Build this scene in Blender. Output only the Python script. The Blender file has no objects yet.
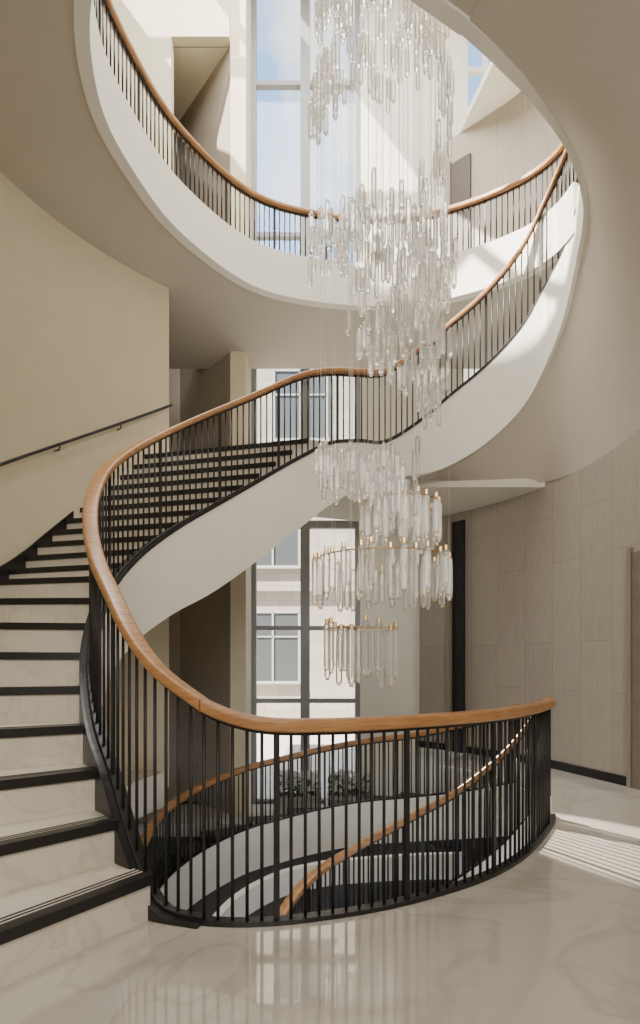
import bpy, bmesh, math, random
from mathutils import Vector, Matrix
random.seed(7)
D=bpy.data; COL=bpy.context.scene.collection

# ------------------------------------------------------------------ materials
def newmat(name):
    m=D.materials.new(name); m.use_nodes=True
    return m, m.node_tree, m.node_tree.nodes['Principled BSDF']
def plain(name,col,rough=.6,metal=0.,noise=.0,nscale=8.,bump=0.):
    m,t,b=newmat(name)
    b.inputs['Base Color'].default_value=(*col,1); b.inputs['Roughness'].default_value=rough; b.inputs['Metallic'].default_value=metal
    if noise or bump:
        tc=t.nodes.new('ShaderNodeTexCoord'); n=t.nodes.new('ShaderNodeTexNoise'); n.inputs['Scale'].default_value=nscale; n.inputs['Detail'].default_value=4
        t.links.new(tc.outputs['Object'],n.inputs['Vector'])
        r=t.nodes.new('ShaderNodeValToRGB')
        r.color_ramp.elements[0].position=.3; r.color_ramp.elements[1].position=.7
        r.color_ramp.elements[0].color=(*[c*(1-noise) for c in col],1); r.color_ramp.elements[1].color=(*[min(1,c*(1+noise)) for c in col],1)
        t.links.new(n.outputs['Fac'],r.inputs['Fac']); t.links.new(r.outputs['Color'],b.inputs['Base Color'])
    return m
M_cream=plain('cream_plaster',(.70,.625,.46),.85,noise=.03,nscale=3)
M_white=plain('white_plaster',(.84,.81,.73),.7,noise=.02,nscale=3)
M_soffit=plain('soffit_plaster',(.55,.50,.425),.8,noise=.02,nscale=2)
M_taupe=plain('taupe_plaster',(.33,.28,.22),.85,noise=.04,nscale=3)
M_black=plain('black_metal',(.022,.02,.02),.45,metal=.3)
M_nose=plain('black_stone',(.012,.011,.011),.35)
M_dark=plain('doorway_shade',(.012,.010,.009),.6)  # near-black colour paints the shade inside the tall doorway
M_gold=plain('brass',(.65,.45,.2),.3,metal=1.)
M_frame=plain('window_frame_paint',(.27,.28,.28),.5)
M_wire=plain('steel_wire',(.75,.73,.68),.4)
M_door=plain('brown_timber',(.20,.16,.12),.5,noise=.12,nscale=6)
M_gdoor=plain('dark_walnut',(.06,.04,.028),.5,noise=.12,nscale=6)
M_leaf=plain('foliage',(.07,.12,.05),.7,noise=.3,nscale=20)
M_petal=plain('white_petals',(.8,.8,.75),.7)
M_terr=plain('terrace_paving',(.5,.47,.42),.8,noise=.1,nscale=2)
M_pot=plain('planter_concrete',(.45,.43,.4),.8,noise=.1)
M_lower=plain('stairwell_shade',(.07,.06,.05),.8,noise=.1)  # lower stairwell shade put into the colour of steps and floor
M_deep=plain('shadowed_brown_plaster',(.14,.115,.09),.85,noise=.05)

def wood():
    m,t,b=newmat('oiled_oak'); tc=t.nodes.new('ShaderNodeTexCoord')
    n=t.nodes.new('ShaderNodeTexNoise'); n.inputs['Scale'].default_value=6; n.inputs['Detail'].default_value=6
    mp=t.nodes.new('ShaderNodeMapping'); mp.inputs['Scale'].default_value=(1,1,9)
    r=t.nodes.new('ShaderNodeValToRGB'); r.color_ramp.elements[0].color=(.31,.14,.052,1); r.color_ramp.elements[1].color=(.48,.255,.105,1)
    r.color_ramp.elements[0].position=.3; r.color_ramp.elements[1].position=.7
    t.links.new(tc.outputs['Object'],mp.inputs['Vector']); t.links.new(mp.outputs['Vector'],n.inputs['Vector'])
    t.links.new(n.outputs['Fac'],r.inputs['Fac']); t.links.new(r.outputs['Color'],b.inputs['Base Color'])
    b.inputs['Roughness'].default_value=.36
    return m
M_wood=wood()
def marble(name,base,vein,rough,scale=1.2,tile=True):
    m,t,b=newmat(name); tc=t.nodes.new('ShaderNodeTexCoord')
    n=t.nodes.new('ShaderNodeTexNoise'); n.inputs['Scale'].default_value=scale; n.inputs['Detail'].default_value=8; n.inputs['Distortion'].default_value=1.6
    r=t.nodes.new('ShaderNodeValToRGB'); e=r.color_ramp.elements
    e[0].position=.35; e[0].color=(*base,1); e[1].position=.65; e[1].color=(*[c*.95 for c in base],1)
    x=e.new(.5); x.color=(*vein,1); y=e.new(.46); y.color=(*base,1); z=e.new(.54); z.color=(*[c*.97 for c in base],1)
    t.links.new(tc.outputs['Object'],n.inputs['Vector']); t.links.new(n.outputs['Fac'],r.inputs['Fac'])
    out=r.outputs['Color']
    if tile:
        br=t.nodes.new('ShaderNodeTexBrick'); br.inputs['Scale'].default_value=1; br.inputs['Brick Width'].default_value=1.2; br.inputs['Row Height'].default_value=1.2
        br.inputs['Mortar Size'].default_value=.002; br.offset=0
        br.inputs['Color1'].default_value=(1,1,1,1); br.inputs['Color2'].default_value=(.98,.98,.98,1); br.inputs['Mortar'].default_value=(.88,.87,.85,1)
        t.links.new(tc.outputs['Object'],br.inputs['Vector'])
        mx=t.nodes.new('ShaderNodeMixRGB'); mx.blend_type='MULTIPLY'; mx.inputs[0].default_value=1
        t.links.new(out,mx.inputs[1]); t.links.new(br.outputs['Color'],mx.inputs[2]); out=mx.outputs[0]
    t.links.new(out,b.inputs['Base Color']); b.inputs['Roughness'].default_value=rough
    return m
M_floor=marble('polished_marble',(.56,.525,.46),(.48,.445,.385),.03,.8)
M_floor.node_tree.nodes['Principled BSDF'].inputs['IOR'].default_value=2.4
M_step=marble('stair_marble',(.70,.65,.56),(.62,.57,.48),.3,1.8,False)
def panel():
    m,t,b=newmat('taupe_wall_panels'); uv=t.nodes.new('ShaderNodeUVMap')
    br=t.nodes.new('ShaderNodeTexBrick'); br.inputs['Scale'].default_value=1; br.inputs['Brick Width'].default_value=1.7; br.inputs['Row Height'].default_value=.48
    br.inputs['Mortar Size'].default_value=.004; br.offset=.37
    br.inputs['Color1'].default_value=(.37,.325,.265,1); br.inputs['Color2'].default_value=(.395,.35,.285,1); br.inputs['Mortar'].default_value=(.28,.245,.195,1)
    sp=t.nodes.new('ShaderNodeSeparateXYZ'); cb=t.nodes.new('ShaderNodeCombineXYZ')
    t.links.new(uv.outputs['UV'],sp.inputs[0]); t.links.new(sp.outputs[1],cb.inputs[0]); t.links.new(sp.outputs[0],cb.inputs[1])
    t.links.new(cb.outputs[0],br.inputs['Vector'])
    n=t.nodes.new('ShaderNodeTexNoise'); n.inputs['Scale'].default_value=3; n.inputs['Detail'].default_value=6
    mp=t.nodes.new('ShaderNodeMapping'); mp.inputs['Scale'].default_value=(1,14,1)
    t.links.new(cb.outputs[0],mp.inputs['Vector']); t.links.new(mp.outputs[0],n.inputs['Vector'])
    mx=t.nodes.new('ShaderNodeMixRGB'); mx.blend_type='OVERLAY'; mx.inputs[0].default_value=.2
    t.links.new(br.outputs['Color'],mx.inputs[1]); t.links.new(n.outputs['Fac'],mx.inputs[2])
    t.links.new(mx.outputs[0],b.inputs['Base Color']); b.inputs['Roughness'].default_value=.6
    return m
M_panel=panel()
def glassy(name,fac):
    m=D.materials.new(name); m.use_nodes=True; t=m.node_tree; t.nodes.clear()
    o=t.nodes.new('ShaderNodeOutputMaterial'); tr=t.nodes.new('ShaderNodeBsdfTransparent'); g=t.nodes.new('ShaderNodeBsdfGlossy'); g.inputs['Roughness'].default_value=.04
    lw=t.nodes.new('ShaderNodeLayerWeight'); lw.inputs['Blend'].default_value=fac
    mx=t.nodes.new('ShaderNodeMixShader'); t.links.new(lw.outputs['Facing'],mx.inputs[0]); t.links.new(tr.outputs[0],mx.inputs[1]); t.links.new(g.outputs[0],mx.inputs[2])
    t.links.new(mx.outputs[0],o.inputs[0]); return m
M_glass=glassy('window_glass',.08)
def crystal():
    m=D.materials.new('crystal_glass'); m.use_nodes=True; t=m.node_tree; t.nodes.clear()
    o=t.nodes.new('ShaderNodeOutputMaterial'); g=t.nodes.new('ShaderNodeBsdfGlass'); g.inputs['IOR'].default_value=1.5; g.inputs['Roughness'].default_value=.0
    g.inputs['Color'].default_value=(1,.99,.97,1)
    tr=t.nodes.new('ShaderNodeBsdfTransparent'); a=t.nodes.new('ShaderNodeMixShader'); a.inputs[0].default_value=.18
    t.links.new(g.outputs[0],a.inputs[1]); t.links.new(tr.outputs[0],a.inputs[2])
    d=t.nodes.new('ShaderNodeBsdfTranslucent'); d.inputs['Color'].default_value=(1,.98,.94,1); d2=t.nodes.new('ShaderNodeBsdfDiffuse'); d2.inputs['Color'].default_value=(1,.98,.95,1)
    w=t.nodes.new('ShaderNodeMixShader'); t.links.new(d.outputs[0],w.inputs[1]); t.links.new(d2.outputs[0],w.inputs[2])
    b=t.nodes.new('ShaderNodeMixShader'); b.inputs[0].default_value=.05; t.links.new(a.outputs[0],b.inputs[1]); t.links.new(w.outputs[0],b.inputs[2])
    em=t.nodes.new('ShaderNodeEmission'); em.inputs['Strength'].default_value=.03; em.inputs['Color'].default_value=(1,.97,.92,1)  # faint glow painted into the rods for the light they catch
    ad=t.nodes.new('ShaderNodeAddShader'); t.links.new(b.outputs[0],ad.inputs[0]); t.links.new(em.outputs[0],ad.inputs[1])
    t.links.new(ad.outputs[0],o.inputs[0]); return m
M_crystal=crystal()
def facade():
    m,t,b=newmat('stone_facade'); tc=t.nodes.new('ShaderNodeTexCoord')
    sp=t.nodes.new('ShaderNodeSeparateXYZ'); cb=t.nodes.new('ShaderNodeCombineXYZ')
    t.links.new(tc.outputs['Object'],sp.inputs[0]); t.links.new(sp.outputs[0],cb.inputs[0]); t.links.new(sp.outputs[2],cb.inputs[1])
    br=t.nodes.new('ShaderNodeTexBrick'); br.inputs['Scale'].default_value=1; br.inputs['Brick Width'].default_value=1.2; br.inputs['Row Height'].default_value=.6; br.inputs['Mortar Size'].default_value=.02
    br.inputs['Color1'].default_value=(.42,.37,.30,1); br.inputs['Color2'].default_value=(.36,.31,.25,1); br.inputs['Mortar'].default_value=(.3,.26,.21,1)
    t.links.new(cb.outputs[0],br.inputs['Vector']); t.links.new(br.outputs['Color'],b.inputs['Base Color']); b.inputs['Roughness'].default_value=.8
    return m
M_fac=facade()
M_bglass=plain('facade_window_glass',(.075,.082,.085),.4)
M_white_frame=plain('pale_window_trim',(.42,.40,.37),.6)

# ------------------------------------------------------------------ helpers
def mkobj(name,verts,faces,mat,parent=None,smooth=False,uvs=None):
    me=D.meshes.new(name); me.from_pydata([tuple(v) for v in verts],[],faces); me.update()
    if uvs is not None:
        ul=me.uv_layers.new(name='UVMap')
        for p in me.polygons:
            for li in p.loop_indices: ul.data[li].uv=uvs[me.loops[li].vertex_index]
    bm=bmesh.new(); bm.from_mesh(me); bmesh.ops.recalc_face_normals(bm,faces=bm.faces); bm.to_mesh(me); bm.free()
    if smooth:
        for p in me.polygons: p.use_smooth=True
        try: me.set_sharp_from_angle(angle=math.radians(35))
        except Exception: pass
    me.materials.append(mat); o=D.objects.new(name,me); COL.objects.link(o)
    if parent: par(o,parent)
    return o
def par(o,p):
    o.parent=p; o.matrix_parent_inverse=Matrix.Translation(-Vector(p.location))
def empty(name,loc,label,cat,group=None):
    e=D.objects.new(name,None); e.location=loc; e.empty_display_size=.2; COL.objects.link(e)
    e['label']=label; e['category']=cat
    if group: e['group']=group
    return e
def top(o,label,cat,group=None):
    o['label']=label; o['category']=cat
    if group: o['group']=group
    return o
def struct(o,label=None):
    o['kind']='structure'
    if label: o['label']=label
    return o
def boxdata(x0,x1,y0,y1,z0,z1,V,F):
    b=len(V); V+= [(x0,y0,z0),(x1,y0,z0),(x1,y1,z0),(x0,y1,z0),(x0,y0,z1),(x1,y0,z1),(x1,y1,z1),(x0,y1,z1)]
    F+=[(b,b+3,b+2,b+1),(b+4,b+5,b+6,b+7),(b,b+1,b+5,b+4),(b+1,b+2,b+6,b+5),(b+2,b+3,b+7,b+6),(b+3,b,b+4,b+7)]
def boxes(name,lst,mat,parent=None):
    V=[];F=[]
    for b in lst: boxdata(*b,V,F)
    return mkobj(name,V,F,mat,parent)
def cr(pts,step=.08):
    P=[tuple(p) for p in pts]; n=len(P); out=[]
    for i in range(n-1):
        p0=P[max(i-1,0)];p1=P[i];p2=P[i+1];p3=P[min(i+2,n-1)]
        L=math.dist(p1[:2],p2[:2]); k=max(2,int(math.ceil(L/step)))
        for j in range(k):
            t=j/k
            out.append(tuple(.5*((2*b)+(-a+c)*t+(2*a-5*b+4*c-d)*t*t+(-a+3*b-3*c+d)*t**3) for a,b,c,d in zip(p0,p1,p2,p3)))
    out.append(P[-1]); return out
def smoothz(L,n,idx=None):
    for _ in range(n):
        L=[L[0]]+[tuple((a+2*b+c)/4 for a,b,c in zip(L[i-1],L[i],L[i+1])) for i in range(1,len(L)-1)]+[L[-1]]
    return L
def tang(pts,i):
    a=pts[max(i-1,0)]; b=pts[min(i+1,len(pts)-1)]
    v=Vector((b[0]-a[0],b[1]-a[1])); v.normalize(); return v
def arc(pts):
    s=[0]
    for a,b in zip(pts,pts[1:]): s.append(s[-1]+math.dist(a[:2],b[:2]))
    return s
def at(pts,s,d):
    d=max(0,min(d,s[-1]))
    for i in range(len(s)-1):
        if d<=s[i+1]: break
    t=(d-s[i])/max(1e-9,s[i+1]-s[i])
    return tuple(a+(b-a)*t for a,b in zip(pts[i],pts[i+1])), tang(pts,i)
def ribbon(name,pts,mat,thick,off=0.,parent=None,uv=False):
    V=[];F=[];U=[];s=arc(pts)
    for i,p in enumerate(pts):
        t=tang(pts,i); n=Vector((-t.y,t.x))
        a=Vector(p[:2])+n*(off); b=Vector(p[:2])+n*(off+thick)
        V+=[(a.x,a.y,p[2]),(a.x,a.y,p[3]),(b.x,b.y,p[3]),(b.x,b.y,p[2])]
        U+=[(s[i],p[2]),(s[i],p[3]),(s[i],p[3]),(s[i],p[2])]
    n=len(pts)
    for i in range(n-1):
        for k in range(4):
            a=i*4+k;b=i*4+(k+1)%4; F.append((a,b,b+4,a+4))
    F.append((0,1,2,3)); F.append((n*4-4,n*4-1,n*4-2,n*4-3))
    return mkobj(name,V,F,mat,parent,True,U if uv else None)
def sweep(name,pts,prof,mat,parent=None):
    V=[];F=[];k=len(prof)
    for i,p in enumerate(pts):
        t=tang(pts,i); n=Vector((-t.y,t.x))
        for a,u in prof: V.append((p[0]+n.x*a,p[1]+n.y*a,p[2]+u))
    for i in range(len(pts)-1):
        for j in range(k):
            F.append((i*k+j,i*k+(j+1)%k,(i+1)*k+(j+1)%k,(i+1)*k+j))
    F.append(tuple(range(k))); F.append(tuple((len(pts)-1)*k+j for j in range(k)))
    return mkobj(name,V,F,mat,parent,True)
def rprof(w,h,r=.3):
    out=[]; rr=min(w,h)*r
    for cx,cy,a0 in ((w/2-rr,h/2-rr,0),(-w/2+rr,h/2-rr,90),(-w/2+rr,-h/2+rr,180),(w/2-rr,-h/2+rr,270)):
        for k in range(4):
            a=math.radians(a0+k*30); out.append((cx+rr*math.cos(a),cy+rr*math.sin(a)))
    return out
def circ(r,n=8): return [(r*math.cos(2*math.pi*k/n),r*math.sin(2*math.pi*k/n)) for k in range(n)]
def loft(name,A,B,mat,n=10,power=1.,parent=None):
    V=[];F=[];m=len(A)
    for a,b in zip(A,B):
        a=Vector(a[:3]);b=Vector(b[:3])
        for j in range(n+1):
            t=j/n; p=a.lerp(b,t); p.z=a.z+(b.z-a.z)*t**power; V.append(tuple(p))
    for i in range(m-1):
        for j in range(n):
            q=i*(n+1)+j; F.append((q,q+1,q+n+2,q+n+1))
    return mkobj(name,V,F,mat,parent,True)
def prism(name,poly,z0,z1,mat,parent=None):
    n=len(poly); V=[(x,y,z0) for x,y in poly]+[(x,y,z1) for x,y in poly]
    return mkobj(name,V,[tuple(range(n)),tuple(range(n,2*n))]+[(j,(j+1)%n,n+(j+1)%n,n+j) for j in range(n)],mat,parent)

# ------------------------------------------------------------------ baluster kinds
def rodmesh(name,w,d,seg=None):
    V=[];F=[]
    if seg:
        for z in (0,1):
            for x,y in circ(w,seg): V.append((x,y,z))
        for j in range(seg): F.append((j,(j+1)%seg,seg+(j+1)%seg,seg+j))
        F.append(tuple(range(seg))[::-1]); F.append(tuple(range(seg,2*seg)))
    else: boxdata(-w/2,w/2,-d/2,d/2,0,1,V,F)
    me=D.meshes.new(name); me.from_pydata(V,[],F); me.materials.append(M_black)
    if seg:
        for p in me.polygons[:seg]: p.use_smooth=True
    return me
ME_bal=rodmesh('baluster_bar',.0095,0,8)
ME_post=rodmesh('post_bar',.032,.018)
def balustrade(label,pts,spacing=.1,postevery=9,endpost=True):
    pts=[tuple(p) for p in pts]; s=arc(pts); L=s[-1]
    e=empty('balustrade',(pts[0][0],pts[0][1],pts[0][3]),label,'balustrade')
    sweep('handrail',[(p[0],p[1],p[2]-.033) for p in pts],rprof(.105,.074,.26),M_wood,e)['label']='honey-coloured oak handrail'
    sweep('rail_channel',[(p[0],p[1],p[2]-.078) for p in pts],rprof(.032,.018,.2),M_black,e)
    sweep('base_rail',[(p[0],p[1],p[3]+.012) for p in pts],rprof(.05,.024,.2),M_black,e)
    n=max(1,int(L/spacing))
    for i in range(n+1):
        p,t=at(pts,s,L*i/n)
        post=(i%postevery==0 and (endpost or 0<i<n))
        if i==0 and not endpost: continue
        o=D.objects.new('post' if post else 'baluster',ME_post if post else ME_bal)
        o.location=(p[0],p[1],p[3]); o.rotation_euler=(0,0,math.atan2(t.y,t.x)); o.scale=(1,1,max(.05,p[2]-p[3]-.07))
        COL.objects.link(o); par(o,e)
    return e

# ------------------------------------------------------------------ main helix
H=[(-.63,2.985,1.215,.015,-.35),(-.90,3.075,1.40,.07,-.35),(-1.105,3.215,1.62,.40,-.1),(-1.28,3.4,1.86,.72,.15),(-1.48,3.65,2.13,1.0,.4),
(-1.67,4.0,2.45,1.34,.7),(-1.79,4.35,2.78,1.67,1.0),(-1.85,4.8,3.15,2.07,1.35),(-1.765,5.25,3.5,2.44,1.65),(-1.55,5.7,3.86,2.80,1.93),
(-1.22,6.1,4.22,3.15,2.2),(-.77,6.5,4.62,3.56,2.62),(-.247,6.8,5.0,3.97,3.1),(.126,6.95,5.14,4.20,3.42),(.5,7.03,5.17,4.26,3.64),(.84,7.1,5.22,4.28,3.80),
(1.31,7.2,5.58,4.6,3.88),(1.71,7.25,5.92,4.95,4.02),(2.17,7.25,6.33,5.33,4.30),(2.62,7.2,6.86,5.80,4.72),(2.90,7.1,7.4,6.26,5.2),(3.08,6.88,7.8,6.6,5.72),(3.13,6.62,7.97,6.9,6.24)]
G1=[(1.97,4.75,1.1),(1.5,4.05,1.1),(1.04,3.58,1.1),(.47,3.22,1.1),(0,3.04,1.1),(-.34,2.97,1.12)]
guard=[(x,y,z,.0) for x,y,z in G1]+[(-.63,2.985,1.215,.0)]
HS=cr(H,.07)
i_n=min(range(len(HS)),key=lambda i:math.dist(HS[i][:2],(.126,6.95)))
i_o=min(range(len(HS)),key=lambda i:math.dist(HS[i][:2],(.84,7.1)))
gl=cr([(2.06,4.98,1.1,0)]+guard+[(-.90,3.075,1.40,.0)],.07)
i_c=min(range(len(gl)),key=lambda i:math.dist(gl[i][:2],(-.63,2.985)))
balustrade('curved balustrade with oak handrail and black bars around the floor opening',gl[:i_c+1],spacing=.078,postevery=10)
balustrade('helical balustrade with oak handrail and black bars climbing the lower flight',[(p[0],p[1],p[2],p[3]) for p in HS[:i_o+1]],spacing=.078,postevery=10,endpost=False)
balustrade('rising balustrade with oak handrail and black bars on the upper flight',[(p[0],p[1],p[2],p[3]) for p in HS[i_o:]],spacing=.075,endpost=False)

C0=Vector((.3,4.8)); W=1.75; RW=3.84
def outer(p,w=W):
    v=Vector(p[:2])-C0; v.normalize(); q=Vector(p[:2])+v*w; return (q.x,q.y)
stair=empty('staircase',(-.9,3.0,0),'helical marble staircase with black nosings and white plaster stringer','staircase')
ribbon('stringer',[(p[0],p[1],p[3]-.03,p[4]) for p in HS],M_white,.10,-.05,stair)['label']='smooth white plaster stringer'
ribbon('stringer_cap',[(p[0],p[1],p[3],p[3]-.035) for p in HS],M_black,.11,-.055,stair)['label']='black metal edge cap'
i_h=min(range(len(HS)),key=lambda i:math.dist(HS[i][:2],(-1.55,5.7)))
ribbon('stringer_plate',[(p[0],p[1],p[3]+.0,p[4]) for p in HS[:i_h]],M_nose,.02,.055,stair)
i_b=min(range(len(HS)),key=lambda i:math.dist(HS[i][:2],(-.9,3.06)))
f1=HS[i_b:i_n+1]; s1=arc(f1)
def sdir(p):
    v=(Vector(p[:2])-C0).normalized()
    if p[1]>4.8 and p[0]<.5:
        k=min(1,(p[1]-4.8)/1.0); u=Vector((-1,.24)).normalized(); v=(v*(1-k)+u*k).normalized()
    return v
def hitwall(p,v):
    q=Vector(p[:2])-C0; b=q.dot(v); c=q.dot(q)-RW*RW; t=-b+math.sqrt(max(0,b*b-c)); return t
N1=9; N2=11
fracs=[k/17 for k in range(N1)]+[N1/17+(1-N1/17)*k/N2 for k in range(N2+1)]
zs=[4.23/17*(k+1) for k in range(N1)]+[4.23/17*N1+(4.23-4.23/17*N1)*(k+1)/N2 for k in range(N2)]
stepinfo=[]
for k,z in enumerate(zs):
    res=[]
    for d in (s1[-1]*fracs[k],s1[-1]*fracs[k+1]):
        p,_=at(f1,s1,d); v=sdir(p)
        w=W if p[1]<4.8 else hitwall(p,v)
        res.append((Vector(p[:2])+v*.06,Vector(p[:2])+v*w))
    (ai,ao),(bi,bo)=res
    zb=(zs[k-1] if k else 0)-.12
    st=prism('step',[tuple(ai),tuple(bi),tuple(bo),tuple(ao)],zb,z,M_step,stair)
    dv=(ao-ai).normalized(); nn=Vector((-dv.y,dv.x))
    if nn.dot(bi-ai)<0: nn=-nn
    def strip(name,o0,o1,z0,z1,mat):
        p=[ai+nn*o0,ao+nn*o0,ao+nn*o1,ai+nn*o1]
        return prism(name,[tuple(q) for q in p],z0,z1,mat,st)
    strip('nosing',-.02,.055,z-.052,z+.004,M_nose)
    strip('grip_strip',.078,.09,z-.002,z+.003,M_nose); strip('grip_strip',.11,.122,z-.002,z+.003,M_nose)
    stepinfo.append((ao,z))
li=HS[i_n:i_o+1]
inn=[(p[0],p[1]) for p in li]
pE=HS[i_n]; vE=sdir(pE); qE=Vector(pE[:2])+vE*hitwall(pE,vE)
prism('landing',inn+[(1.25,7.9),(1.25,8.7),(-2.1,8.7),(-2.2,7.75),(qE.x,qE.y)],3.95,4.20,M_white,stair)
f2=HS[i_o:]; s2=arc(f2)
for k in range(12):
    a,_=at(f2,s2,s2[-1]*k/12); b,_=at(f2,s2,s2[-1]*(k+1)/12); z=4.23+.235*(k+1)
    w=.5-.35*k/12; z=min(z,a[3]-.02)
    prism('step',[a[:2],b[:2],outer(b,w),outer(a,w)],z-.25,z,M_step,stair)
A=[];B=[]
for p in HS[i_b:i_o+1]:
    v=sdir(p); w=W if p[1]<4.8 else min(hitwall(p,v),2.4)
    A.append((p[0],p[1],p[4]+.01)); q=Vector(p[:2])+v*w; B.append((q.x,q.y,p[4]+.01))
loft('flight_soffit',A,B,M_white,6,parent=stair)

# ------------------------------------------------------------------ left curved wall + handrail
ow=[]
for p in HS[i_b:i_n+1]:
    x,y=outer(p)
    if not (x>-2.03 and y>5): ow.append((x,y))
struct(ribbon('wall_left',[(x,y,6.66,-.3) for x,y in ow],M_cream,.15,0.0))
sk=smoothz(cr([(a.x,a.y,z) for a,z in stepinfo],.06),60)
def pull(x,y,d):
    v=(Vector((x,y))-C0).normalized(); return x-v.x*d,y-v.y*d
struct(ribbon('baseboard_left',[(*pull(x,y,.03),z+.03,z-.2) for x,y,z in sk if y>2.5],M_nose,.025,-.01))
rails=[(x,y) for x,y in ow if y>3.6]
sr=arc(rails); ia=min(range(len(rails)),key=lambda i:math.dist(rails[i],(-3.12,6.46)))
e=empty('wall_handrail',(rails[0][0],rails[0][1],2.5),'slim black metal handrail on brackets along the cream wall','handrail')
hp=[]
for i,(x,y) in enumerate(rails):
    X,Y=pull(x,y,.09); hp.append((X,Y,3.98+.64*(sr[i]-sr[ia])))
sweep('rail',hp,circ(.021,10),M_black,e)
for i in range(4,len(hp)-1,7):
    x,y,z=hp[i]; q=Vector((x,y)); v=(q-C0).normalized()
    V=[];F=[]
    a=Vector((x,y,z-.015)); b=a+Vector((0,0,-.05)); c=b+Vector((v.x*.09,v.y*.09,0)); pts=[a,b,c]
    for u,w in zip(pts,pts[1:]):
        dd=(w-u).normalized(); s=dd.orthogonal().normalized()*.008; r_=dd.cross(s)
        b0=len(V); V+=[u+s,u+r_,u-s,u-r_,w+s,w+r_,w-s,w-r_]
        F+=[(b0+j,b0+(j+1)%4,b0+4+(j+1)%4,b0+4+j) for j in range(4)]
    mkobj('bracket',V,F,M_black,e)

# ------------------------------------------------------------------ upper ring
RG=[(1.19,4.51),(.4,4.1),(-.5,3.72),(-1.3,3.75),(-1.85,4.3),(-2.1,5.1),(-2.02,5.86),(-1.71,6.7),(-.97,7.6),(0,7.97),(1.17,8.04),(1.99,7.83),(2.7,7.43),(3.02,7.05),(3.12,6.66)]
rs=cr(RG,.09)
struct(ribbon('trim_1',[(x,y,7.24,6.62) for x,y in rs],M_white,.12,-.06),'white curved edge of the upper gallery')
i_s=min(range(len(rs)),key=lambda i:math.dist(rs[i],(-1.95,4.5)))
balustrade('sweeping gallery balustrade with oak handrail and black bars',[(x,y,7.95,7.24) for x,y in rs[i_s:]],spacing=.076,postevery=10)
def outpt(x,y):
    c=Vector((.3,5.5)); v=(Vector((x,y))-c); ts=[]
    if v.x<0: ts.append((-7-c.x)/v.x)
    if v.x>0: ts.append((6-c.x)/v.x)
    if v.y>0: ts.append((9.75-c.y)/v.y)
    if v.y<0: ts.append((-4.9-c.y)/v.y)
    t=min(ts); return (c.x+v.x*t,c.y+v.y*t)
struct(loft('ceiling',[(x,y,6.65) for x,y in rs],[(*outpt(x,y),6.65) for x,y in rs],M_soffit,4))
struct(loft('floor_gallery',[(x,y,7.2) for x,y in rs],[(*outpt(x,y),7.2) for x,y in rs],M_floor,4))

# right soffit : inner edge exactly follows the stringer and gallery edge
nr=cr([(3.13,6.62,7.0,6.24),(3.0,6.15,7.2,6.50),(2.6,5.62,7.22,6.62),(2.07,5.14,7.24,6.64),(1.56,4.76,7.24,6.63),(1.19,4.51,7.24,6.62)],.09)
struct(ribbon('trim_2',nr,M_white,.10,-.05),'white curved edge of the upper gallery')
inner=[(p[0],p[1],p[4]+.015) for p in HS[i_o:-1]]+[(p[0],p[1],p[3]+.015) for p in nr]
si=arc(inner)
r_=[(.84,7.1),(1.71,7.25),(2.17,7.25),(2.62,7.2),(2.9,7.1),(3.07,6.85),(3.1,6.6),(2.95,6.1),(2.07,5.17),(1.56,4.76),(1.19,4.51)]
o_=[(1.3,7.56,3.95),(2.0,7.6,3.93),(2.6,7.6,3.92),(3.07,7.60,3.91),(3.20,7.32,3.89),(3.315,7.02,3.88),(3.45,6.65,3.90),(3.64,6.12,4.06),(4.2,4.5,4.75),(4.65,2.5,5.7),(4.9,-4.9,6.65)]
ks=[si[min(range(len(inner)),key=lambda i:math.dist(inner[i][:2],r))] for r in r_]
def ointerp(s):
    i=0
    while i<len(ks)-2 and s>ks[i+1]: i+=1
    t=max(0,min(1,(s-ks[i])/max(1e-6,ks[i+1]-ks[i])))
    return tuple(a+(b-a)*t for a,b in zip(o_[i],o_[i+1]))
OO=smoothz([ointerp(s) for s in si],8)
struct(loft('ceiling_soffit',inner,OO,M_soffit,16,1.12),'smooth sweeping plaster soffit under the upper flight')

# ------------------------------------------------------------------ right wall
rw=cr([(4.9,0.5),(4.5,3.2),(4.1,4.8),(3.62,6.16),(3.32,7.0),(3.13,7.5),(2.75,8.2),(2.2,8.9),(1.7,9.4)],.12)
struct(ribbon('wall_right',[(x,y,4.0 if y>6.4 else 4.0+(6.4-y)*.45,0) for x,y in rw],M_panel,.12,-.12,uv=True))
struct(ribbon('baseboard_right',[(x,y,.11,0) for x,y in rw],M_nose,.02,0))
struct(prism('ceiling_back',[(1.25,7.57),(3.14,7.57),(2.95,7.95),(2.3,8.9),(1.6,9.9),(1.25,9.9)],3.85,3.99,M_white))
def orient_box(name,c,ang,w,d,z0,z1,mat,parent=None):
    V=[];F=[];boxdata(-w/2,w/2,-d/2,d/2,z0,z1,V,F); ca,sa=math.cos(ang),math.sin(ang)
    V=[(c[0]+x*ca-y*sa,c[1]+x*sa+y*ca,z) for x,y,z in V]; return mkobj(name,V,F,mat,parent)
ang=math.atan2(6.16-4.8,3.62-4.1)
d=orient_box('door_1',(3.74,5.82),ang,.95,.08,0,2.68,M_door); struct(d,'dark brown timber door')
orient_box('door_frame',(3.575,6.30),ang,.05,.12,0,2.74,M_panel,d)
orient_box('door_handle',(3.62,5.9),ang,.14,.03,1.0,1.03,M_gold,d)
ang2=math.atan2(.7,-.55)
d=orient_box('door_2',(2.22,8.80),ang2,.22,.04,0,3.7,M_dark); struct(d,'tall doorway, its shade painted as a dark panel')
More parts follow.
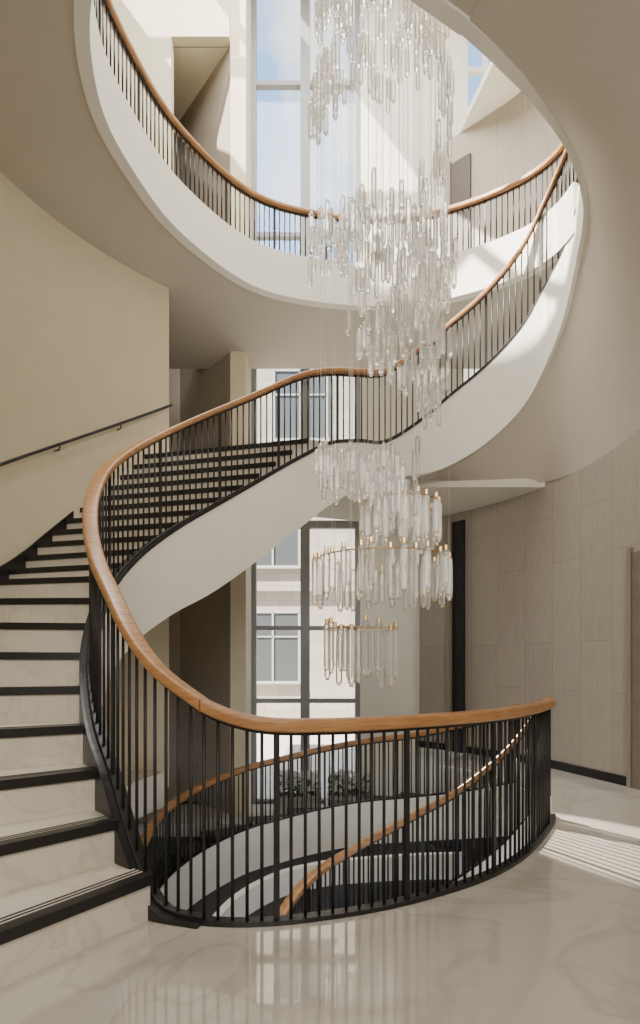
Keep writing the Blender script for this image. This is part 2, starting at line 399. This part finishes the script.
orient_box('door_frame',(2.11,8.93),ang2,.05,.12,0,3.74,M_taupe,d)

# ------------------------------------------------------------------ level floor
fo=[(2.15,5.1),(1.97,4.75),(1.5,4.05),(1.04,3.58),(.47,3.22),(0,3.04),(-.34,2.97),(-.63,2.985),(-.90,3.075),(-1.28,3.4),(-1.67,4.0),(-1.85,4.8),(-2.1,5.6),(-2.25,6.4),(-2.05,7.2)]
fr=[(1.65,7.75),(2.05,7.2),(2.3,6.5),(2.3,5.7),(2.15,5.1)]
def outf(x,y):
    c=Vector((0,5.5)); v=(Vector((x,y))-c); ts=[]
    if v.x<0: ts.append(-7/v.x)
    if v.x>0: ts.append(6/v.x)
    if v.y>0: ts.append(4.3/v.y)
    if v.y<0: ts.append(-10.5/v.y)
    t=min(ts); return (c.x+v.x*t,c.y+v.y*t)
fs=cr(fr,.07)[:-1]+cr(fo,.07)
V=[(x,y,0) for x,y in fs]+[(*outf(x,y),0) for x,y in fs]; n=len(fs)
struct(mkobj('floor',V,[(i,i+1,n+i+1,n+i) for i in range(n-1)],M_floor))
struct(ribbon('trim_3',[(x,y,-.005,-.45) for x,y in fs],M_white,.03,-.03),'white plaster edge of the floor opening')
fo_=cr(fo,.07)
struct(ribbon('trim_4',[(x,y,.025,-.03) for x,y in fo_[:int(len(fo_)*.52)]],M_nose,.07,-.035),'black curb along the floor opening')

# ------------------------------------------------------------------ lower stair
LI=[(2.1,5.05,1.1),(1.98,5.2,.88),(1.74,5.3,.55),(1.36,5.45,.18),(.92,5.6,-.12),(.42,5.65,-.42),(0,5.55,-.64),(-.28,5.25,-.82),(-.42,4.85,-1.0),(-.42,4.3,-1.3)]
LO=[(2.25,6.3,.95),(1.95,7.0,.7),(1.31,7.6,.47),(.7,7.82,.36),(.14,7.9,.25),(-.5,7.88,.1),(-1.12,7.7,-.04),(-1.7,7.2,-.24),(-1.98,6.6,-.45),(-2.0,5.8,-.8)]
li_=cr(LI,.07); lo_=cr(LO,.09)
balustrade('descending balustrade with oak handrail and black bars on the lower stair',[(x,y,z,z-.9) for x,y,z in li_],spacing=.05,postevery=8)
balustrade('outer balustrade with oak handrail along the descending stair',[(x,y,z,z-.9) for x,y,z in lo_],spacing=.065)
ls=empty('staircase',(0,6.5,-4.8),'descending curved stair with white stringers and steps coloured dark for shade','staircase')
ribbon('stringer',[(x,y,z-.9,z-1.35) for x,y,z in li_],M_white,.08,-.04,ls)
ribbon('stringer',[(x,y,z-.9,z-1.5) for x,y,z in lo_],M_white,.08,-.04,ls)
def lowsteps(pts,w,n,sgn):
    s=arc(pts)
    for k in range(n):
        q=[]
        for t in (k/n,(k+1)/n):
            a,tt=at(pts,s,s[-1]*t); nn=Vector((-tt.y,tt.x))*sgn; q.append((Vector(a[:2])+nn*.05,Vector(a[:2])+nn*w,a[2]))
        z=q[1][2]-.9-.03
        P=[tuple(q[0][0]),tuple(q[1][0]),tuple(q[1][1]),tuple(q[0][1])]
        st=prism('step',P,z-.25,z,M_lower,ls)
        a=Vector(P[1]);b=Vector(P[2]);dv=(Vector(P[0])-a).normalized()*.05
        prism('nosing',[tuple(p) for p in (a-dv*.1,b-dv*.1,b+dv,a+dv)],z-.05,z+.004,M_nose,st)
lowsteps(lo_,.65,13,-1)
lowsteps(li_[8:],.8,12,1)
dr=[(x,y) for x,y,z in cr([(2.3,6.3,0),(2.05,7.2,0),(1.5,8.1,0),(.7,8.5,0),(-.5,8.55,0),(-1.5,8.2,0),(-2.3,7.2,0),(-2.6,6.2,0),(-2.6,4.6,0)],.12)]
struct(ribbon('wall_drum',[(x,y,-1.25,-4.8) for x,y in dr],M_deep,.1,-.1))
mid=cr([(1.6,6.3,-.75),(1.2,6.75,-.92),(.6,7.0,-1.05),(0,7.02,-1.12),(-.6,6.85,-1.22),(-1.1,6.4,-1.4),(-1.35,5.7,-1.7),(-1.3,4.9,-2.1)],.07)
ribbon('stringer',[(x,y,z,z-.3) for x,y,z in mid],M_white,.1,-.05,ls)
struct(boxes('floor_lower',[(-7,6,-3,10,-5,-4.8)],M_lower))
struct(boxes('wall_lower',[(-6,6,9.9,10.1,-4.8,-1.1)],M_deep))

# ------------------------------------------------------------------ back walls, niches, piers
struct(boxes('wall_pier',[(-1.5,-1.24,9.2,10.1,-1.1,14)],M_cream))
struct(mkobj('wall_niche',[(-1.5,9.22,-1.1),(-2.67,10.5,-1.1),(-2.67,10.5,11.8),(-1.5,9.22,11.8),(-7,10.5,-1.1),(-7,10.5,11.8)],[(0,1,2,3),(1,4,5,2)],M_taupe))
struct(boxes('ceiling_niche',[(-7,-1.5,9.27,10.6,11.8,11.93)],M_cream))
struct(boxes('wall_gallery',[(-7,-2.46,9.1,9.25,7.2,14),(-2.46,-1.5,9.1,9.25,11.8,14)],M_cream))
struct(boxes('wall_back',[(.70,2.6,9.95,10.15,-1.1,14)],M_white))
gw=cr([(2.3,9.98),(2.9,9.5),(3.43,9.0),(4.0,8.0),(4.3,7.0)],.2)
struct(ribbon('wall_gallery_right',[(x,y,10.8,7.2) for x,y in gw],M_panel,.1,-.1,uv=True))
struct(prism('ceiling_gallery',[(2.42,9.95),(2.75,8.4),(2.9,6.5),(7,6.5),(7,10.2)],10.8,10.92,M_white))
ang3=math.atan2(-.5,.6)
d=orient_box('door_3',(2.50,9.70),ang3,.36,.1,7.2,10.3,M_gdoor); struct(d,'brown timber door to the gallery')
orient_box('door_frame',(2.33,9.84),ang3,.06,.14,7.2,10.36,M_taupe,d)
def window(idx,z0,z1,bars,verts=(-1.20,-.27,.68)):
    L=[(-1.24,.70,9.96,10.06,z0,z0+.07),(-1.24,.70,9.96,10.06,z1-.07,z1)]
    for z in bars: L.append((-1.24,.70,9.96,10.06,z-.04,z+.04))
    for i,x in enumerate(verts):
        w=.085 if i==1 else .045; L.append((x-w,x+w,9.94,10.08,z0,z1))
    w=boxes('window_%d'%idx,L,M_frame); struct(w,'tall framed glazing')
    mkobj('window_glass',[(-1.24,10.01,z0),(.70,10.01,z0),(.70,10.01,z1),(-1.24,10.01,z1)],[(0,1,2,3)],M_glass,w)
window(1,-1.1,3.95,[.75,2.07]); window(2,3.95,6.9,[5.3]); window(3,6.9,14,[7.75,9.2,11.95])
w=boxes('window_4',[(x-.04,x+.04,9.96,10.06,10.92,14) for x in (2.64,3.0,3.36,3.72,4.1)]+[(2.6,4.14,9.97,10.05,z-.04,z+.04) for z in (11.4,12.2,13.0)],M_white); struct(w,'white framed clerestory glazing')
mkobj('window_glass',[(2.6,10.01,10.92),(4.14,10.01,10.92),(4.14,10.01,14),(2.6,10.01,14)],[(0,1,2,3)],M_glass,w)
struct(boxes('wall_clerestory',[(4.14,7,9.95,10.15,10.8,14)],M_white))

struct(boxes('ceiling_sun_mask',[(-12,-4.6,-6,10.2,14,14.2),(-1.0,7,-6,10.2,14,14.2),(-4.6,-1.0,-6,3.1,14,14.2),(-4.6,-1.0,9.8,10.2,14,14.2)]+[(-4.6,-1.0,y,y+.1,14,14.15) for y in (4.5,6.2,7.9)]+[(-2.9,-2.8,3.1,9.8,14,14.15)],M_white))  # unseen roof, its opening shaped to limit where the sun falls
struct(boxes('wall_front',[(-7,6,-5.1,-4.9,-.2,14)],M_cream))
struct(boxes('wall_side',[(-7.1,-6.9,-5,10.5,-4.8,14)],M_cream))
struct(boxes('wall_hall',[(6,6.2,-5,10.2,-4.8,14)],M_cream))

# ------------------------------------------------------------------ outside
b=boxes('building',[(-16,16,24,30,-6,17),(-16.2,16.2,23.7,30,4.6,4.9),(-16.2,16.2,23.7,30,9.4,9.7),(-16.3,16.3,23.6,30,16.6,17.2)],M_fac)
top(b,'pale stone building with tall windows across the terrace','building')
for zi in (.7,5.7,11.2):
    for k in range(-3,4):
        x=-2.05+k*4.9+(1.2 if zi>11 else 0); hw=1.15
        w=boxes('building_window',[(x-hw,x+hw,23.9,24.05,zi,zi+3)],M_bglass,b)
        boxes('window_frame',[(x-hw-.05,x-hw+.05,23.85,24,zi,zi+3),(x+hw-.05,x+hw+.05,23.85,24,zi,zi+3),(x-.04,x+.04,23.85,24,zi,zi+3),(x-hw,x+hw,23.85,24,zi+2.95,zi+3.05),(x-hw-.1,x+hw+.1,23.75,24,zi-.12,zi),(x-hw,x+hw,23.85,24,zi+1.9,zi+1.96)],M_white_frame,w)
struct(boxes('floor_terrace',[(-12,12,8.65,24,-1.3,-1.1)],M_terr))
for k,(px,py) in enumerate([(-.35,9.4),(.5,9.45)]):
    e=empty('planter',(px,py,-1.1),'low planter with green foliage and white flowers by the window','planter','planters by the window')
    boxes('pot',[(px-.35,px+.35,py-.18,py+.18,-1.1,-.85),(px-.38,px+.38,py-.21,py+.21,-.88,-.82)],M_pot,e)
    V=[];F=[]
    for j in range(420):
        c=Vector((px+random.uniform(-.36,.36),py+random.uniform(-.2,.2),-.82+random.random()**1.3*.35))
        u=Vector((random.uniform(-1,1),random.uniform(-1,1),random.uniform(.1,1))).normalized()*.08; w=u.orthogonal().normalized()*.022
        q=len(V); V+=[c-u*.5,c+w,c+u*.6,c-w]; F.append((q,q+1,q+2,q+3))
    f=mkobj('foliage',V,F,M_leaf,e); f['kind']='stuff'
    V=[];F=[]
    for j in range(120):
        c=Vector((px+random.uniform(-.34,.34),py+random.uniform(-.24,.1),-.72+random.random()*.32))
        for a in range(5):
            q=len(V); an=a*1.2566; V+=[c,c+Vector((math.cos(an),-.3,math.sin(an)))*.04,c+Vector((math.cos(an+.9),-.3,math.sin(an+.9)))*.04]; F.append((q,q+1,q+2))
    f=mkobj('flowers',V,F,M_petal,e); f['kind']='stuff'

# ------------------------------------------------------------------ chandelier
CH=Vector((.55,4.95))
ch=empty('chandelier',(CH.x,CH.y,13.9),'long cascading chandelier of clear glass rods hung on fine wires','chandelier')
rods=[]
def arcrods(n,a0,a1,z0,z1,rad,dr,dz,ln,rr=.023):
    for k in range(n):
        t=(k+random.random())/n; a=math.radians(a0+(a1-a0)*t); r=rad+random.uniform(-dr,dr)
        rods.append((CH.x+r*math.cos(a),CH.y+r*math.sin(a),z0+(z1-z0)*t+random.uniform(-dz,dz),ln*random.uniform(.75,1.25),rr))
arcrods(165,0,1080,7.8,7.1,.46,.18,.16,.30)
arcrods(32,150,225,6.9,6.3,.58,.06,.28,.27)
arcrods(36,-45,45,6.8,6.0,.57,.06,.33,.27)
arcrods(125,150,420,5.33,4.98,.48,.19,.11,.28)
arcrods(46,30,-130,4.95,4.68,.48,.16,.1,.26)
arcrods(46,-100,40,4.42,3.95,.5,.13,.13,.26)
arcrods(22,-130,-60,4.3,3.95,.4,.12,.13,.24)
arcrods(70,95,300,3.36,3.14,.45,.19,.09,.26)
arcrods(22,230,300,3.15,2.97,.35,.14,.08,.28)
rings=[]; caps=[]
def ring(cx,z,rad,n,ln,rr,inner=0):
    rings.append((cx,CH.y,z,rad))
    for k in range(n):
        a=2*math.pi*(k+.5*random.random())/n; r=(cx+rad*math.cos(a),CH.y+rad*math.sin(a),z+.02+random.uniform(-.03,.05),ln*random.uniform(.8,1.15),rr); rods.append(r)
        caps.append(r)
    for k in range(inner):
        a=2*math.pi*(k+.3*random.random())/inner; r2=rad*.66; rods.append((cx+r2*math.cos(a),CH.y+r2*math.sin(a),z+random.uniform(-.05,.08),ln*random.uniform(.8,1.1),rr))
ring(.72,2.84,.34,18,.38,.029,9); ring(CH.x,2.33,.60,31,.38,.029,12); ring(.37,1.72,.31,16,.46,.029,8)
def rodgeo(X,Y,z,l,V,F,RR):
    b0=len(V); n=6
    for (rr,zz) in ((RR*.45,z-l),(RR,z-l+RR*1.2),(RR,z-RR),(RR*.4,z)):
        V+=[(X+rr*math.cos(j*math.pi/3),Y+rr*math.sin(j*math.pi/3),zz) for j in range(n)]
    for q in range(3): F+=[(b0+q*n+j,b0+q*n+(j+1)%n,b0+(q+1)*n+(j+1)%n,b0+(q+1)*n+j) for j in range(n)]
    F+=[tuple(b0+j for j in range(n)),tuple(b0+3*n+j for j in range(n))]
order=sorted(rods,key=lambda r:r[1])
mes={}
for i,(X,Y,z,l,rr) in enumerate(order[:100]):
    key=(round(l/.04),rr)
    if key not in mes:
        V=[];F=[];rodgeo(0,0,0,key[0]*.04,V,F,rr); me=D.meshes.new('glass_rod'); me.from_pydata(V,[],F)
        bm=bmesh.new(); bm.from_mesh(me); bmesh.ops.recalc_face_normals(bm,faces=bm.faces); bm.to_mesh(me); bm.free()
        me.materials.append(M_crystal); mes[key]=me
    o=D.objects.new('glass_rod',mes[key]); o.location=(X,Y,z); o.rotation_euler=(0,0,random.random()); COL.objects.link(o); par(o,ch)
V=[];F=[]
for (X,Y,z,l,rr) in order[100:]: rodgeo(X,Y,z,l,V,F,rr)
o=mkobj('glass_rods',V,F,M_crystal,ch); o['kind']='stuff'
V=[];F=[]
for (X,Y,z,l,rr) in rods[::5]:
    r=.0014; b0=len(V); V+=[(X+r*math.cos(j*2.094),Y+r*math.sin(j*2.094),zz) for zz in (z,13.9) for j in range(3)]
    F+=[(b0+j,b0+(j+1)%3,b0+3+(j+1)%3,b0+3+j) for j in range(3)]
o=mkobj('suspension_wires',V,F,M_wire,ch); o['kind']='stuff'
V=[];F=[]
for (X,Y,z,l,rr) in caps:
    for (za,zb) in ((z-.01,z+.03),(z-l-.004,z-l+.008)):
        b0=len(V); V+=[(X+rr*.6*math.cos(j*math.pi/3),Y+rr*.6*math.sin(j*math.pi/3),zz) for zz in (za,zb) for j in range(6)]
        F+=[(b0+j,b0+(j+1)%6,b0+6+(j+1)%6,b0+6+j) for j in range(6)]+[tuple(b0+j for j in range(6)),tuple(b0+6+j for j in range(6))]
o=mkobj('brass_caps',V,F,M_gold,ch); o['kind']='stuff'
for X,Y,z,rad in rings:
    V=[];F=[];n=48
    for k in range(n):
        a=2*math.pi*k/n
        for (u,w) in circ(.006,6): V.append((X+(rad+u)*math.cos(a),Y+(rad+u)*math.sin(a),z+w))
    for k in range(n):
        for j in range(6): F.append((k*6+j,k*6+(j+1)%6,((k+1)%n)*6+(j+1)%6,((k+1)%n)*6+j))
    mkobj('brass_ring',V,F,M_gold,ch,True)
n=32
prism('canopy',[(CH.x+.75*math.cos(2*math.pi*k/n),CH.y+.75*math.sin(2*math.pi*k/n)) for k in range(n)],13.88,13.98,M_white,ch)

# ------------------------------------------------------------------ lights
w=D.worlds.new('sky'); bpy.context.scene.world=w; w.use_nodes=True; t=w.node_tree; bg=t.nodes['Background']
tc=t.nodes.new('ShaderNodeTexCoord'); n=t.nodes.new('ShaderNodeTexNoise'); n.inputs['Scale'].default_value=7; n.inputs['Detail'].default_value=7
r=t.nodes.new('ShaderNodeValToRGB'); r.color_ramp.elements[0].position=.45; r.color_ramp.elements[1].position=.60
r.color_ramp.elements[0].color=(.28,.50,.84,1); r.color_ramp.elements[1].color=(.95,.95,.95,1)
t.links.new(tc.outputs['Generated'],n.inputs['Vector']); t.links.new(n.outputs['Fac'],r.inputs['Fac']); t.links.new(r.outputs['Color'],bg.inputs['Color'])
bg.inputs['Strength'].default_value=2.5
def light(kind,name,loc,target,energy,col,**k):
    l=D.lights.new(name,kind); l.energy=energy; l.color=col
    for a,v in k.items(): setattr(l,a,v)
    o=D.objects.new(name,l); o.location=loc; dv=Vector(target)-Vector(loc); o.rotation_euler=dv.to_track_quat('-Z','Y').to_euler(); COL.objects.link(o); return o
light('SUN','sun',(-5,-3,20),(-5+.55,-3+.35,20-.75),30,(1,.93,.81),angle=.01)
light('AREA','well_top_fill',(0,5.5,13.7),(0,5.5,0),1250,(1,.975,.93),shape='RECTANGLE',size=4,size_y=5)  # added fill lamp above the frame, shining down the well
light('AREA','hall_fill',(.5,-3,4.5),(0,5,2.0),350,(1,.935,.84),shape='RECTANGLE',size=5,size_y=3)  # added soft fill lamp, unseen behind the camera
light('SPOT','floor_streak_spot',(-1.0,9.3,3.3),(2.25,4.3,0),10000,(1,.92,.8),spot_size=math.radians(12),spot_blend=.4,shadow_soft_size=.006)  # added spot lamp imitating sun streaks on the floor

cam=D.cameras.new('camera'); co=D.objects.new('camera',cam); COL.objects.link(co); co.location=(0,0,1.4); co.rotation_euler=(math.pi/2,0,0)
cam.sensor_fit='VERTICAL'; cam.sensor_height=36; cam.sensor_width=24; cam.lens=550/1024*36; cam.shift_y=153/1024; cam.clip_start=.05; cam.clip_end=200
bpy.context.scene.camera=co
